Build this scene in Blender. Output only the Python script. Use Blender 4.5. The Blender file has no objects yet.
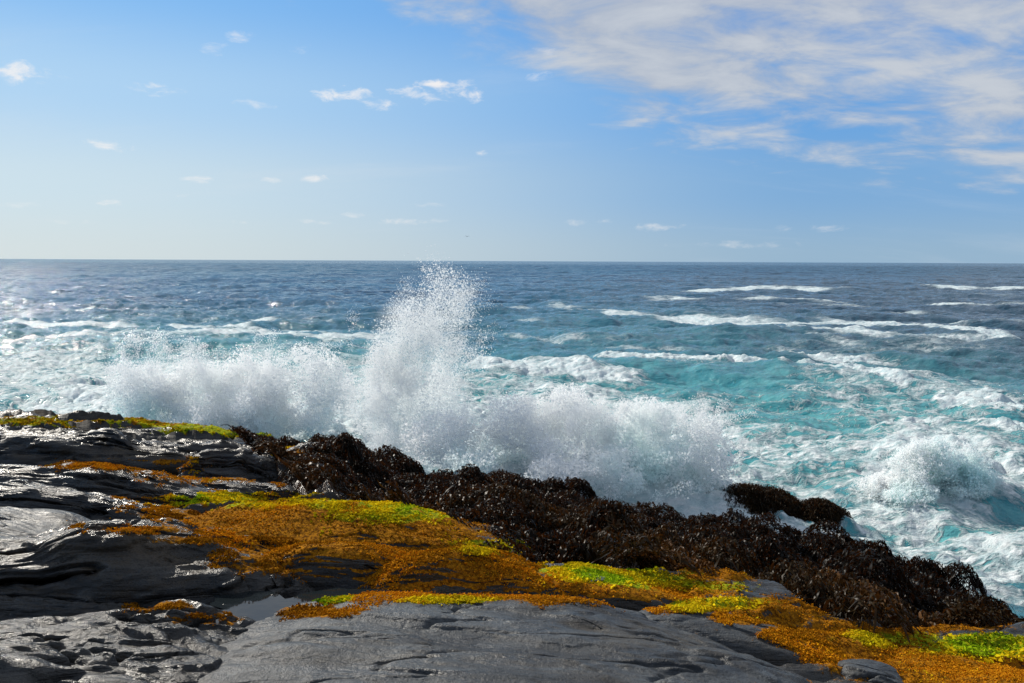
import bpy, math, random
import numpy as np
from mathutils import Vector

C = bpy.context.scene
COL = C.collection
R = math.radians
rng = np.random.default_rng(7)

# ------------------------------------------------------------------ numbers
FPX, CAMZ = 870.0, 6.0
PITCH = math.atan(80.5 / FPX)
ROLL = R(0.25)
SUN_AZ, SUN_EL = R(-49), R(34)


def ray(px, py):
    """photo pixel -> (u, d): x per metre of depth, drop per metre of depth"""
    a, b = px - 512.0, py - 341.5
    c, s = math.cos(ROLL), math.sin(ROLL)
    a, b = a * c + b * s, -a * s + b * c
    v, h = b / FPX, a / FPX
    t = math.tan(PITCH)
    return h / (math.cos(PITCH) - v * math.sin(PITCH)), (t + v) / (1 - v * t)


def at_depth(px, py, y):
    u, d = ray(px, py)
    return Vector((u * y, y, CAMZ - d * y))


def at_height(px, py, z):
    u, d = ray(px, py)
    y = (CAMZ - z) / max(d, 1e-4)
    return Vector((u * y, y, z))


# ------------------------------------------------------------------ noise
def _hash(ix, iy, iz, seed):
    h = (ix.astype(np.uint32) * np.uint32(374761393) + iy.astype(np.uint32) * np.uint32(668265263)
         + iz.astype(np.uint32) * np.uint32(2147483647) + np.uint32((seed * 974711 + 12345) & 0xffffffff))
    h = (h ^ (h >> np.uint32(13))) * np.uint32(1274126177)
    h = (h ^ (h >> np.uint32(16))) * np.uint32(2246822519)
    h = h ^ (h >> np.uint32(15))
    return h.astype(np.float64) / 4294967295.0


def vnoise(x, y, z=None, seed=0):
    x = np.asarray(x, float); y = np.asarray(y, float)
    fx, fy = np.floor(x), np.floor(y)
    ix, iy = fx.astype(np.int64), fy.astype(np.int64)
    tx, ty = x - fx, y - fy
    tx = tx * tx * tx * (tx * (tx * 6 - 15) + 10); ty = ty * ty * ty * (ty * (ty * 6 - 15) + 10)
    if z is None:
        iz = np.zeros_like(ix)
        a = _hash(ix, iy, iz, seed); b = _hash(ix + 1, iy, iz, seed)
        c = _hash(ix, iy + 1, iz, seed); d = _hash(ix + 1, iy + 1, iz, seed)
        return (a * (1 - tx) + b * tx) * (1 - ty) + (c * (1 - tx) + d * tx) * ty
    z = np.asarray(z, float); fz = np.floor(z); iz = fz.astype(np.int64); tz = z - fz
    tz = tz * tz * tz * (tz * (tz * 6 - 15) + 10)
    r = 0
    for k in (0, 1):
        a = _hash(ix, iy, iz + k, seed); b = _hash(ix + 1, iy, iz + k, seed)
        c = _hash(ix, iy + 1, iz + k, seed); d = _hash(ix + 1, iy + 1, iz + k, seed)
        v = (a * (1 - tx) + b * tx) * (1 - ty) + (c * (1 - tx) + d * tx) * ty
        r = r + v * (tz if k else 1 - tz)
    return r


def fbm(x, y, z=None, oct=4, seed=0, gain=.5, lac=2.03):
    t, a, n = 0, 1.0, 0
    for o in range(oct):
        t = t + a * (vnoise(x, y, z, seed + 31 * o) * 2 - 1); n += a
        x = x * lac + 5.2; y = y * lac + 1.7
        if z is not None: z = z * lac + 3.1
        a *= gain
    return t / n


def sstep(a, b, x):
    t = np.clip((x - a) / (b - a), 0, 1)
    return t * t * (3 - 2 * t)


# ------------------------------------------------------------------ mesh helpers
def link(name, me, mat=None, parent=None):
    o = bpy.data.objects.new(name, me); COL.objects.link(o)
    if mat: me.materials.append(mat)
    if parent: o.parent = parent
    return o


def mesh_np(name, V, F, smooth=True, attrs=None):
    """V (n,3); F (m,k) of equal polygon size"""
    me = bpy.data.meshes.new(name)
    V = np.ascontiguousarray(V, np.float32); F = np.ascontiguousarray(F, np.int32)
    n, (m, k) = len(V), F.shape
    me.vertices.add(n); me.vertices.foreach_set('co', V.ravel())
    me.loops.add(m * k); me.loops.foreach_set('vertex_index', F.ravel())
    me.polygons.add(m)
    me.polygons.foreach_set('loop_start', np.arange(0, m * k, k, dtype=np.int32))
    me.polygons.foreach_set('use_smooth', np.full(m, smooth))
    me.update(calc_edges=True)
    for kname, arr in (attrs or {}).items():
        a = me.attributes.new(kname, 'FLOAT', 'POINT')
        a.data.foreach_set('value', np.ascontiguousarray(arr, np.float32))
    return me


def grid_faces(nr, nc, wrap=False):
    i = np.arange(nr - 1)[:, None]; j = np.arange(nc if wrap else nc - 1)[None]
    a = i * nc + j; b = i * nc + (j + 1) % nc
    return np.stack([a, b, b + nc, a + nc], -1).reshape(-1, 4)


def normals_of(V, F):
    e1 = V[F[:, 1]] - V[F[:, 0]]; e2 = V[F[:, 2]] - V[F[:, 0]]
    n = np.cross(e1, e2); N = np.zeros_like(V)
    for k in range(F.shape[1]): np.add.at(N, F[:, k], n)
    return N / np.maximum(np.linalg.norm(N, axis=1, keepdims=True), 1e-12)


def tag(o, label=None, cat=None, group=None, kind=None):
    for k, v in (('label', label), ('category', cat), ('group', group), ('kind', kind)):
        if v: o[k] = v
    return o


def empty(name, loc):
    o = bpy.data.objects.new(name, None); COL.objects.link(o); o.location = loc
    o.empty_display_size = .2
    return o


# ------------------------------------------------------------------ node helpers
class NT:
    def __init__(s, tree): s.t = tree; s.n = tree.nodes; s.l = tree.links
    def new(s, typ, **kw):
        n = s.n.new(typ)
        for k, v in kw.items(): setattr(n, k, v)
        return n
    def put(s, sock, v):
        if isinstance(v, bpy.types.NodeSocket): s.l.new(v, sock)
        else: sock.default_value = v
    def math(s, op, a, b=None, c=None, clamp=False):
        n = s.new('ShaderNodeMath', operation=op, use_clamp=clamp)
        for i, v in enumerate((a, b, c)):
            if v is not None: s.put(n.inputs[i], v)
        return n.outputs[0]
    def ss(s, x, a, b, lo=0., hi=1.):
        n = s.new('ShaderNodeMapRange', interpolation_type='SMOOTHSTEP')
        for i, v in enumerate((x, a, b, lo, hi)): s.put(n.inputs[i], v)
        return n.outputs[0]
    def lin(s, x, a, b, lo=0., hi=1.):
        n = s.new('ShaderNodeMapRange')
        for i, v in enumerate((x, a, b, lo, hi)): s.put(n.inputs[i], v)
        return n.outputs[0]
    def mix(s, f, a, b):
        n = s.new('ShaderNodeMix', data_type='RGBA')
        s.put(n.inputs[0], f)
        for i, v in ((6, a), (7, b)):
            s.put(n.inputs[i], v if isinstance(v, bpy.types.NodeSocket) else (*v[:3], 1))
        return n.outputs[2]
    def noise(s, vec, scale, detail=4, rough=.55, dist=0., typ=None):
        n = s.new('ShaderNodeTexNoise')
        if typ: n.noise_type = typ
        if vec is not None: s.l.new(vec, n.inputs['Vector'])
        n.inputs['Scale'].default_value = scale; n.inputs['Detail'].default_value = detail
        n.inputs['Roughness'].default_value = rough; n.inputs['Distortion'].default_value = dist
        return n.outputs[0]
    def vor(s, vec, scale, feature='F1'):
        n = s.new('ShaderNodeTexVoronoi', feature=feature)
        s.l.new(vec, n.inputs['Vector']); n.inputs['Scale'].default_value = scale
        return n.outputs['Distance']
    def mapping(s, vec, scale=(1, 1, 1), rot=(0, 0, 0), loc=(0, 0, 0)):
        n = s.new('ShaderNodeMapping'); s.l.new(vec, n.inputs['Vector'])
        n.inputs['Scale'].default_value = scale; n.inputs['Rotation'].default_value = rot
        n.inputs['Location'].default_value = loc
        return n.outputs[0]
    def attr(s, name):
        return s.new('ShaderNodeAttribute', attribute_name=name).outputs['Fac']
    def pos(s):
        return s.new('ShaderNodeNewGeometry').outputs['Position']
    def bump(s, h, strength=.5, dist=.02, nrm=None):
        n = s.new('ShaderNodeBump'); s.l.new(h, n.inputs['Height'])
        n.inputs['Strength'].default_value = strength; n.inputs['Distance'].default_value = dist
        if nrm is not None: s.l.new(nrm, n.inputs['Normal'])
        return n.outputs[0]


def material(name):
    m = bpy.data.materials.new(name); m.use_nodes = True
    m.node_tree.nodes.clear()
    nt = NT(m.node_tree); out = nt.new('ShaderNodeOutputMaterial')
    return m, nt, out


def principled(nt, out, **kw):
    p = nt.new('ShaderNodeBsdfPrincipled')
    for k, v in kw.items():
        s = p.inputs[k.replace('_', ' ')]
        if not isinstance(v, bpy.types.NodeSocket) and s.type == 'RGBA': v = (*v[:3], 1)
        nt.put(s, v)
    if out: nt.l.new(p.outputs[0], out.inputs['Surface'])
    return p


# ------------------------------------------------------------------ materials
def make_rock(name='wet_slate', dark=(.011, .0105, .010), light=(.060, .060, .058), brown=(.064, .042, .018), rlo=.12, rhi=.48, kelpy=True):
    m, nt, out = material(name)
    P = nt.pos()
    st = nt.mapping(P, (.7, 2.6, 5.0), (0, 0, R(12)))
    n1 = nt.noise(st, 1.6, 7, .62, .6)
    n2 = nt.noise(P, 19, 7, .68)
    n3 = nt.noise(P, 62, 4, .7)
    c = nt.mix(nt.ss(n1, .35, .68), dark, light)
    c = nt.mix(nt.math('MULTIPLY', nt.ss(n2, .5, .72), .35), c, brown)
    c = nt.mix(nt.math('MULTIPLY', nt.ss(nt.noise(nt.mapping(P, (.8, 1.8, 2), (0, 0, R(12))), 1.1, 7, .65, .5), .5, .68), .6), c, brown)
    c = nt.mix(nt.math('MULTIPLY', nt.ss(n3, .5, .62), .5), c, (.012, .012, .012))
    c = nt.mix(nt.math('MULTIPLY', nt.ss(nt.noise(P, 75, 3, .7), .60, .7), .45), c, (.12, .12, .115))
    moss = nt.attr('moss'); green = nt.attr('green'); kelp = nt.attr('kelp')
    mn = nt.noise(P, 26, 5, .7); mn2 = nt.noise(P, 6, 4, .6)
    thr = nt.math('ADD', moss, nt.math('MULTIPLY', nt.math('SUBTRACT', nt.math('ADD', mn, mn2), 1.0), 1.3))
    mk = nt.ss(thr, .38, .58)
    om = nt.mix(nt.ss(nt.noise(P, 40, 4, .7), .35, .65), (.10, .036, .005), (.42, .175, .010))
    gm = nt.mix(nt.ss(nt.noise(P, 33, 4, .7), .35, .65), (.10, .16, .008), (.42, .40, .012))
    gk = nt.ss(nt.math('ADD', green, nt.math('MULTIPLY', nt.math('SUBTRACT', mn2, .5), 1.2)), .4, .6)
    mc = nt.mix(gk, om, gm)
    c = nt.mix(mk, c, mc)
    kc = nt.mix(nt.noise(P, 8, 4), (.012, .007, .004), (.04, .018, .006))
    c = nt.mix(kelp, c, kc)
    rg = nt.lin(nt.noise(st, 2.3, 5, .6), .3, .7, rlo, rhi)
    rg = nt.math('ADD', nt.math('MULTIPLY', rg, nt.math('SUBTRACT', 1, mk)), nt.math('MULTIPLY', mk, .85))
    crack = nt.ss(nt.math('ABSOLUTE', nt.math('SUBTRACT', nt.noise(nt.mapping(P, (.5, 1.7, 3.5), (0, 0, R(14))), 1.5, 5, .55, .8), .5)), 0., .03)
    h = nt.math('ADD', nt.math('MULTIPLY', n2, .75), nt.math('MULTIPLY', n3, .4))
    h = nt.math('ADD', h, nt.math('MULTIPLY', crack, .25))
    h = nt.math('ADD', h, nt.math('MULTIPLY', nt.noise(nt.mapping(P, (1.5, 7, 16), (0, 0, R(12))), 2.2, 7, .64), .9))
    h = nt.math('ADD', h, nt.math('MULTIPLY', nt.math('MULTIPLY', mk, mn), 1.0))
    b = nt.bump(h, .7, .02)
    principled(nt, out, Base_Color=c, Roughness=rg, Specular_IOR_Level=nt.math('MULTIPLY', nt.math('SUBTRACT', 1.05, mk), .33), Normal=b)
    return m


def make_moss():
    m, nt, out = material('moss_tufts')
    P = nt.pos(); t = nt.attr('tone'); g = nt.attr('green')
    om = nt.mix(t, (.19, .068, .005), (.72, .32, .013))
    ym = nt.mix(t, (.36, .28, .006), (.86, .68, .014))
    gm = nt.mix(t, (.10, .19, .006), (.42, .58, .014))
    c = nt.mix(nt.ss(g, .3, .6), om, ym); c = nt.mix(nt.ss(g, .75, .95), c, gm)
    d = nt.new('ShaderNodeBsdfDiffuse'); nt.l.new(c, d.inputs[0])
    tr = nt.new('ShaderNodeBsdfTranslucent'); nt.l.new(c, tr.inputs[0])
    mx = nt.new('ShaderNodeMixShader'); mx.inputs[0].default_value = .4
    nt.l.new(d.outputs[0], mx.inputs[1]); nt.l.new(tr.outputs[0], mx.inputs[2])
    nt.l.new(mx.outputs[0], out.inputs['Surface'])
    return m


def make_kelp():
    m, nt, out = material('seaweed_fronds')
    t = nt.attr('tone')
    c = nt.mix(nt.ss(t, .0, .6), (.005, .004, .0025), (.026, .016, .005))
    c = nt.mix(nt.ss(t, .55, 1.), c, (.095, .042, .010))
    p = principled(nt, None, Base_Color=c, Roughness=.4, Specular_IOR_Level=.10)
    tr = nt.new('ShaderNodeBsdfTranslucent'); nt.l.new(nt.mix(.5, c, (.16, .05, .01)), tr.inputs[0])
    mx = nt.new('ShaderNodeMixShader'); mx.inputs[0].default_value = .16
    nt.l.new(p.outputs[0], mx.inputs[1]); nt.l.new(tr.outputs[0], mx.inputs[2])
    nt.l.new(mx.outputs[0], out.inputs['Surface'])
    return m


def make_spray():
    m, nt, out = material('white_spray')
    d = nt.new('ShaderNodeBsdfDiffuse'); d.inputs[0].default_value = (.96, .975, .98, 1)
    tr = nt.new('ShaderNodeBsdfTranslucent'); tr.inputs[0].default_value = (.96, .975, .98, 1)
    P = nt.pos(); sp = nt.new('ShaderNodeSeparateXYZ'); nt.l.new(P, sp.inputs[0])
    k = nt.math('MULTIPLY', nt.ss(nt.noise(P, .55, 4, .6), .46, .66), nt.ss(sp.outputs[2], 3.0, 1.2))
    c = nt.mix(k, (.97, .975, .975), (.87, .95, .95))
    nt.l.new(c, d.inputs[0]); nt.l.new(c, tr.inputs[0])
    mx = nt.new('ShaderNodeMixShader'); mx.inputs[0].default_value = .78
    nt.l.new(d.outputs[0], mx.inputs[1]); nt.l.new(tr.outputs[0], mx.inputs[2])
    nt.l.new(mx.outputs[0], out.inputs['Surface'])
    return m


def make_mist(dens):
    m, nt, out = material('fine_mist')
    P = nt.pos()
    n = nt.noise(P, 1.1, 5, .62)
    edge = nt.attr('mist')
    v = nt.new('ShaderNodeVolumePrincipled')
    v.inputs['Color'].default_value = (.985, .993, .997, 1)
    v.inputs['Anisotropy'].default_value = .5
    nt.put(v.inputs['Density'], nt.ss(n, .40, .66, 0., dens))
    nt.l.new(v.outputs[0], out.inputs['Volume'])
    return m


def make_pool():
    m, nt, out = material('pool_water')
    P = nt.pos()
    b = nt.bump(nt.noise(P, 18, 2), .06, .01)
    principled(nt, out, Base_Color=(.012, .016, .018), Roughness=.04, Specular_IOR_Level=.8, IOR=1.45, Normal=b)
    return m


def make_sea():
    m, nt, out = material('sea_water')
    P = nt.pos()
    foam = nt.attr('foam'); aer = nt.attr('aer'); dist = nt.attr('dist')
    # water body
    big = nt.noise(nt.mapping(P, (.012, .035, 0)), 1, 3)
    deep = nt.mix(nt.ss(big, .35, .65), (.010, .060, .125), (.020, .105, .185))
    deep = nt.mix(nt.attr('slate'), deep, (.024, .060, .088))
    tq = nt.mix(nt.ss(nt.noise(nt.mapping(P, (.5, .8, .5)), 1.0, 8, .66, .6), .32, .72), (.014, .21, .24), (.15, .47, .47))
    wc = nt.mix(aer, deep, tq)
    # foam lace: near cells + far streaks
    wv = nt.new('ShaderNodeVectorMath', operation='ADD')
    wn = nt.new('ShaderNodeTexNoise'); wn.inputs['Scale'].default_value = .55; wn.inputs['Detail'].default_value = 3
    nt.l.new(P, wn.inputs['Vector'])
    sc = nt.new('ShaderNodeVectorMath', operation='SCALE'); nt.l.new(wn.outputs['Color'], sc.inputs[0]); sc.inputs[3].default_value = 1.9
    nt.l.new(P, wv.inputs[0]); nt.l.new(sc.outputs[0], wv.inputs[1])
    W = wv.outputs[0]
    W2 = nt.mapping(W, (.65, 1.15, 0), (0, 0, R(-10)))
    l1 = nt.vor(W2, .85, 'DISTANCE_TO_EDGE'); l2 = nt.vor(W2, 2.4, 'DISTANCE_TO_EDGE')
    lace = nt.math('MAXIMUM', nt.ss(l1, .0, .30, 1., 0.), nt.math('MULTIPLY', nt.ss(l2, 0., .28, 1., 0.), .8))
    l3 = nt.vor(nt.mapping(W, (.8, 1.2, 0)), 6., 'DISTANCE_TO_EDGE')
    lace = nt.math('ADD', nt.math('MULTIPLY', lace, .8), nt.math('MULTIPLY', nt.ss(l3, 0., .22, 1., 0.), .25))
    fn = nt.noise(nt.mapping(P, (.8, 1.3, 1), (0, 0, R(-8))), 2.8, 9, .72, .25)
    fn2 = nt.noise(nt.mapping(P, (.10, .34, .3)), 1.0, 7, .64, .4)
    near = nt.math('ADD', nt.math('MULTIPLY', lace, .45), nt.math('MULTIPLY', fn, .62))
    k = nt.ss(dist, 30, 75)
    pat = nt.math('ADD', nt.math('MULTIPLY', near, nt.math('SUBTRACT', 1, k)), nt.math('MULTIPLY', nt.math('ADD', nt.math('MULTIPLY', fn2, .75), nt.math('MULTIPLY', fn, .25)), k))
    f = nt.math('ADD', nt.math('MULTIPLY', pat, 1.35), nt.math('SUBTRACT', nt.math('MULTIPLY', foam, .9), 1.23))
    fm = nt.ss(f, -.08, .38)
    fc = nt.mix(nt.ss(fn, .35, .68), (.42, .56, .59), (.80, .83, .83))
    col = nt.mix(fm, wc, fc)
    rough = nt.math('ADD', nt.lin(dist, 20, 900, .07, .15), nt.math('MULTIPLY', fm, .6))
    # ripples
    b1 = nt.noise(nt.mapping(P, (1., 2.0, 1), (0, 0, R(12))), 1.3, 6, .6)
    b2 = nt.noise(nt.mapping(P, (.16, .5, 1), (0, 0, R(-8))), 1.0, 5, .6)
    h = nt.math('ADD', nt.math('MULTIPLY', b1, .16), nt.math('MULTIPLY', b2, nt.lin(dist, 40, 600, .2, 1.5)))
    h = nt.math('ADD', h, nt.math('MULTIPLY', fm, nt.math('MULTIPLY', fn, .12)))
    b = nt.bump(h, 1.0, 1.0)
    principled(nt, out, Base_Color=col, Roughness=rough, IOR=1.33, Specular_IOR_Level=nt.lin(dist, 40, 450, .5, .09), Normal=b)
    return m


M_rock = make_rock()
M_slab = make_rock('grey_slab_stone', dark=(.022, .025, .029), light=(.072, .080, .086), brown=(.066, .051, .030), rlo=.24, rhi=.6)
M_moss, M_kelp, M_spray, M_pool, M_sea = make_moss(), make_kelp(), make_spray(), make_pool(), make_sea()

# ------------------------------------------------------------------ rock shelf profile
def poly(pts):
    q = [ray(*p) for p in pts]
    return np.array([a for a, b in q]), np.array([b for a, b in q])


EDGE = poly([(-300, 400), (-100, 404), (0, 410), (90, 420), (170, 430), (225, 430), (260, 438), (310, 466), (345, 488), (400, 508), (470, 522), (510, 540),
             (560, 546), (610, 550), (650, 563), (700, 576), (745, 590), (800, 603), (860, 615), (920, 625), (1024, 634), (1300, 660)])
SILH = poly([(-300, 398), (-100, 402), (0, 408), (90, 418), (170, 426), (225, 426), (260, 426), (320, 429), (360, 449), (420, 461), (480, 470), (540, 482),
             (600, 494), (650, 504), (700, 513), (760, 521), (850, 540), (880, 552), (920, 566), (980, 588), (1024, 607), (1300, 700)])


def plane(x, y):
    xs = np.where(x > 0, x, 0)
    return 4.3 - .06 * y - .18 * (np.sqrt(xs * xs + .16) - .4)


def shelf(x, y):
    """smooth profile: z, kelp weight, rim depth"""
    yy = np.maximum(y, 1.5); u = x / yy
    de = np.interp(u, *EDGE); ds = np.interp(u, *SILH)
    ux = np.maximum(u, 0)
    ye = 1.7 / (de - .06 - .165 * ux)
    ys = np.maximum(ye + .8, np.interp(u, [-.5, .1, .6], [14.3, 13.6, 11.0]))
    ze = plane(u * ye, ye); zs = CAMZ - ds * ys
    zr = plane(x, y)
    t = (y - ye) / (ys - ye)
    zk = ze + (zs - ze) * t
    zd = zs - 1.15 * (y - ys)
    z = np.where(y < ye, zr, np.where(y < ys, zk, zd))
    # round the brow
    w = np.exp(-((y - ys) / .5) ** 2) * .12
    z = z - w
    kelp = sstep(-.10, .12, y - ye + .35 * fbm(x * 1.7, y * 1.7, oct=3, seed=91)) * sstep(-.345, -.27, u)
    return np.maximum(z, -2.0), kelp, ye, ys


def on_plane(px, py, dz=0.):
    u, d = ray(px, py)
    lo, hi = 1.0, 60.
    y = 4.
    for _ in range(60):
        z = float(plane(np.array(u * y), np.array(y))) + dz
        y = .5 * y + .5 * (CAMZ - z) / d
    return Vector((u * y, y, CAMZ - d * y))


# moss patches: (px, py, rx, ry, amount, green)
MOSS = [(330, 516, 170, 20, 1.0, .05), (290, 502, 110, 9, 1.35, .72), (385, 512, 75, 12, 1.35, .95), (340, 532, 150, 7, .9, .3), (355, 556, 120, 24, 1.05, .0), (430, 562, 110, 26, 1.1, .05),
        (250, 540, 90, 6, .9, 0.), (530, 551, 100, 5, 1.3, .72), (480, 588, 120, 14, 1.15, .1), (318, 612, 40, 7, .8, .1), (200, 618, 50, 7, .8, .0),
        (160, 606, 40, 6, .8, 0.), (620, 574, 80, 11, 1.1, .95), (560, 592, 80, 10, 1.2, .1), (670, 588, 70, 9, 1.1, .6), (640, 594, 90, 7, 1.0, .1), (725, 604, 50, 7, 1.3, .95),
        (800, 606, 130, 9, .95, .05), (850, 632, 90, 12, 1.0, .15), (885, 638, 55, 9, 1.2, .85), (985, 647, 60, 13, 1.2, .9), (960, 670, 110, 20, 1.2, .1),
        (870, 652, 60, 20, 1.0, .1), (770, 618, 60, 8, .9, .2), (120, 422, 140, 5, 1.15, .55), (225, 432, 60, 5, 1.3, .8), (300, 452, 30, 5, .6, .3),
        (150, 465, 90, 6, .9, .1), (210, 472, 90, 13, .65, .2), (330, 598, 20, 4, 1., .95), (450, 600, 50, 4, 1., .8), (700, 572, 90, 9, .95, .1), (900, 625, 130, 6, .9, .05),
        (150, 530, 60, 5, .7, .0), (480, 543, 60, 4, .9, .9)]
MOSSW = [(*ray(px, py), rx / FPX, ry / FPX, a, g) for px, py, rx, ry, a, g in MOSS]


def moss_at(x, y, zz):
    """how mossy and how green: patches by bearing x/y and drop below the eye, so they sit on the raised ledges"""
    m = np.zeros_like(x); g = np.zeros_like(x); wsum = np.zeros_like(x) + 1e-6
    yy = np.maximum(y, 1.5); u = x / yy; d = (CAMZ - zz) / yy
    for cu, cd, ru, rd, a, gr in MOSSW:
        w = np.exp(-(((u - cu) / ru) ** 2 + ((d - cd) / rd) ** 2) ** 1.5 * .7) * a
        m = np.maximum(m, w); g += w * w * gr; wsum += w * w
    return m, g / wsum * sstep(.02, .3, m)


SURF = []   # (V, N, moss, green) for the tufts


def build_terrain():
    nr, nc = 760, 980
    y = np.concatenate([np.linspace(-18, 1.2, 30)[:-1], 1.2 * (24 / 1.2) ** np.linspace(0, 1, nr - 29)])
    s = np.linspace(-.85, .85, nc)
    Y, S = np.meshgrid(y, s, indexing='ij')
    X = S * (np.maximum(Y, 1.2) + 3 + 1.4 * np.maximum(-Y, 0))
    z, kelp, ye, ys = shelf(X, Y)
    a = R(12); xr, yr = X * math.cos(a) + Y * math.sin(a), -X * math.sin(a) + Y * math.cos(a)
    rel = fbm(xr * .55, yr * 2.1, oct=6, seed=3)
    rid = 1 - np.abs(fbm(xr * .5, yr * 1.8, oct=4, seed=17)) * 2
    rock = -.20 + .16 * rel + .07 * rid + .05 * fbm(X * 2.2, Y * 3.5, oct=4, seed=5) + .015 * fbm(X * 11, Y * 15, oct=3, seed=6)
    rightside = sstep(.12, .28, X / np.maximum(Y, 1.5))
    leftside = 1 - sstep(-.10, .10, X / np.maximum(Y, 1.5))
    rock = rock + .17 * rightside - .22 * leftside
    ph = (yr * 1.25 + 1.1 * fbm(X * .35, Y * .5, oct=3, seed=33)) % 1.0
    saw = np.where(ph < .12, sstep(0, .12, ph), 1 - (ph - .12) / .88)
    rock = rock + .30 * saw * leftside * sstep(-.3, .25, fbm(X * .5 + 9, Y * .6, oct=2, seed=34)) * sstep(3, 5, Y)
    U = X / np.maximum(Y, 1.5); t0 = np.interp(U, [-.5, -.42], [9.7, 8.5])
    tv = 6 * fbm(xr * .5 + 3, yr * 1.9, oct=5, seed=44, gain=.55); tf = np.floor(tv)
    rock = rock + .10 * (tf + np.clip((tv - tf) / .2, 0, 1)) / 6
    tr = (1 - sstep(-.30, -.16, U)) * sstep(0, .7, Y - t0) * (1 - sstep(11.3, 13.2, Y))
    rock = rock - .62 * tr + .2 * leftside * sstep(13, 14, Y)
    kb = .24 * fbm(X * .9, Y * .9, oct=3, seed=8) + .2 * fbm(X * 2.1, Y * 2.1, oct=3, seed=9) - .26
    z = z + rock * (1 - kelp) + kb * kelp
    z = z + 9.5 * sstep(-4., -17., Y) + 1.2 * fbm(X * .3, Y * .4, oct=4, seed=35) * sstep(-4, -8, Y)  # unseen hillside added behind the camera, blocks low sky light on the front faces
    V = np.stack([X, Y, z], -1).reshape(-1, 3); F = grid_faces(nr, nc)
    moss, green = moss_at(X.ravel(), Y.ravel(), z.ravel())
    N = normals_of(V, F)
    moss = moss * sstep(.45, .75, N[:, 2]) * (1 - kelp.ravel())
    o = link('rock_ground', mesh_np('rock_ground', V, F, True, dict(moss=moss, green=green, kelp=kelp.ravel())), M_rock)
    tag(o, 'low uneven wet bedrock shelf sloping down to the surf', kind='structure')
    SURF.append((V, N, moss, green))
    return X, Y, z, kelp


TX, TY, TZ, TK = build_terrain()


def ground_z(x, y):
    """height of the built terrain at plan points"""
    z, kelp, ye, ys = shelf(x, y)
    kb = .24 * fbm(x * .9, y * .9, oct=3, seed=8) + .2 * fbm(x * 2.1, y * 2.1, oct=3, seed=9) - .26
    return z + kb * kelp, kelp, ye, ys


# ------------------------------------------------------------------ rock slabs
def rock_mesh(name, L, W, H, seed, under=.35, ex=.55, ez=.5, nu=420, nv=150, rough=1., wave=1., mat=M_rock, mossy=1., M=None):
    th = np.linspace(0, 2 * math.pi, nu, endpoint=False)
    ph = np.sort(np.concatenate([np.linspace(-math.pi / 2, math.pi / 2, nv // 2), np.arccos(np.clip(np.linspace(.985, .015, nv - nv // 2), 0, 1) ** (1 / ez))]))
    PH, TH = np.meshgrid(ph, th, indexing='ij')
    sp = lambda v, e: np.sign(v) * np.abs(v) ** e
    cx = sp(np.cos(PH), ez); sz = sp(np.sin(PH), ez)
    # irregular plan outline
    ro = 1 + .16 * fbm(np.cos(TH) * 1.3 + seed, np.sin(TH) * 1.3, oct=3, seed=seed) * wave + .05 * fbm(np.cos(TH) * 5 + seed, np.sin(TH) * 5, oct=3, seed=seed + 2)
    x = sp(np.cos(TH), ex) * cx * ro * L / 2; y = sp(np.sin(TH), ex) * cx * ro * W / 2; z = sz * H / 2
    # lens taper: thinner towards the long ends
    z = z * (1 - .45 * np.abs(2 * x / L) ** 2.2)
    y = y + under * W * .5 * np.clip(-z / H * 2, 0, 1) * (y < W * .1)
    # low warps and bedding
    sx = seed * 3.7
    z = z + wave * H * .28 * fbm(x * .9 + sx, y * 1.6, oct=3, seed=seed + 5)
    bed = fbm(x * .8 + sx, y * 3.2 + .6 * x, z * 6, oct=5, seed=seed + 7)
    fine = fbm(x * 4 + sx, y * 9, z * 14, oct=5, seed=seed + 9)
    rid = np.abs(fbm(x * .9 + sx, y * 4 + z * 2, z * 3, oct=4, seed=seed + 11))
    V = np.stack([x, y, z], -1).reshape(-1, 3)
    F = grid_faces(nv, nu, True)
    N = normals_of(V, F)
    tv = 5 * fbm(x * .36 + sx, y * 1.9 + .45 * x, z * 3, oct=5, seed=seed + 21, gain=.55) + .25 * fbm(x * 9, y * 9, z * 9, oct=3, seed=seed + 23)
    tf = np.floor(tv); terr = (tf + np.clip((tv - tf) / .14, 0, 1)) / 5
    disp = rough * ((.085 if rough > .7 else .055) * terr + .05 * bed + .018 * fine - .05 * (rough if rough < .7 else 1) * np.exp(-(rid / .04) ** 2)) * min(1.5, .5 + H)
    # step-like bedding on the sides
    V = V + N * disp.reshape(-1, 1)
    Vw = np.array([tuple(M @ Vector(v)) for v in V]) if M is not None else V
    N = normals_of(Vw, F)
    moss, green = moss_at(Vw[:, 0].copy(), Vw[:, 1].copy(), Vw[:, 2].copy())
    moss = np.clip(moss * mossy, 0, 1.3) * sstep(.25, .7, N[:, 2])
    me = mesh_np(name, V, F, True, dict(moss=moss, green=green, kelp=np.zeros(len(V))))
    SURF.append((Vw, N, moss, green))
    return me


from mathutils import Matrix, Euler


def slab(label, px, py, L, W, H, yaw=0, pitch=0, roll=0, dz=0., seed=1, mat=M_rock, name='rock_ledge', depth=None, group=None, **kw):
    """px,py: where the middle of the top surface shows; dz lifts it from the shelf"""
    p = at_depth(px, py, depth) if depth else on_plane(px, py, dz)
    rot = Euler((R(pitch) - .06, R(roll) + (.18 if p.x > .3 else 0), R(yaw)), 'XYZ')
    M = Matrix.Translation(p) @ rot.to_matrix().to_4x4() @ Matrix.Translation(Vector((0, 0, -H / 2)))
    me = rock_mesh(name, L, W, H, seed, M=M, **kw)
    o = link(name, me, mat); o.matrix_world = M
    tag(o, label, 'rock', group)
    return o


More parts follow.
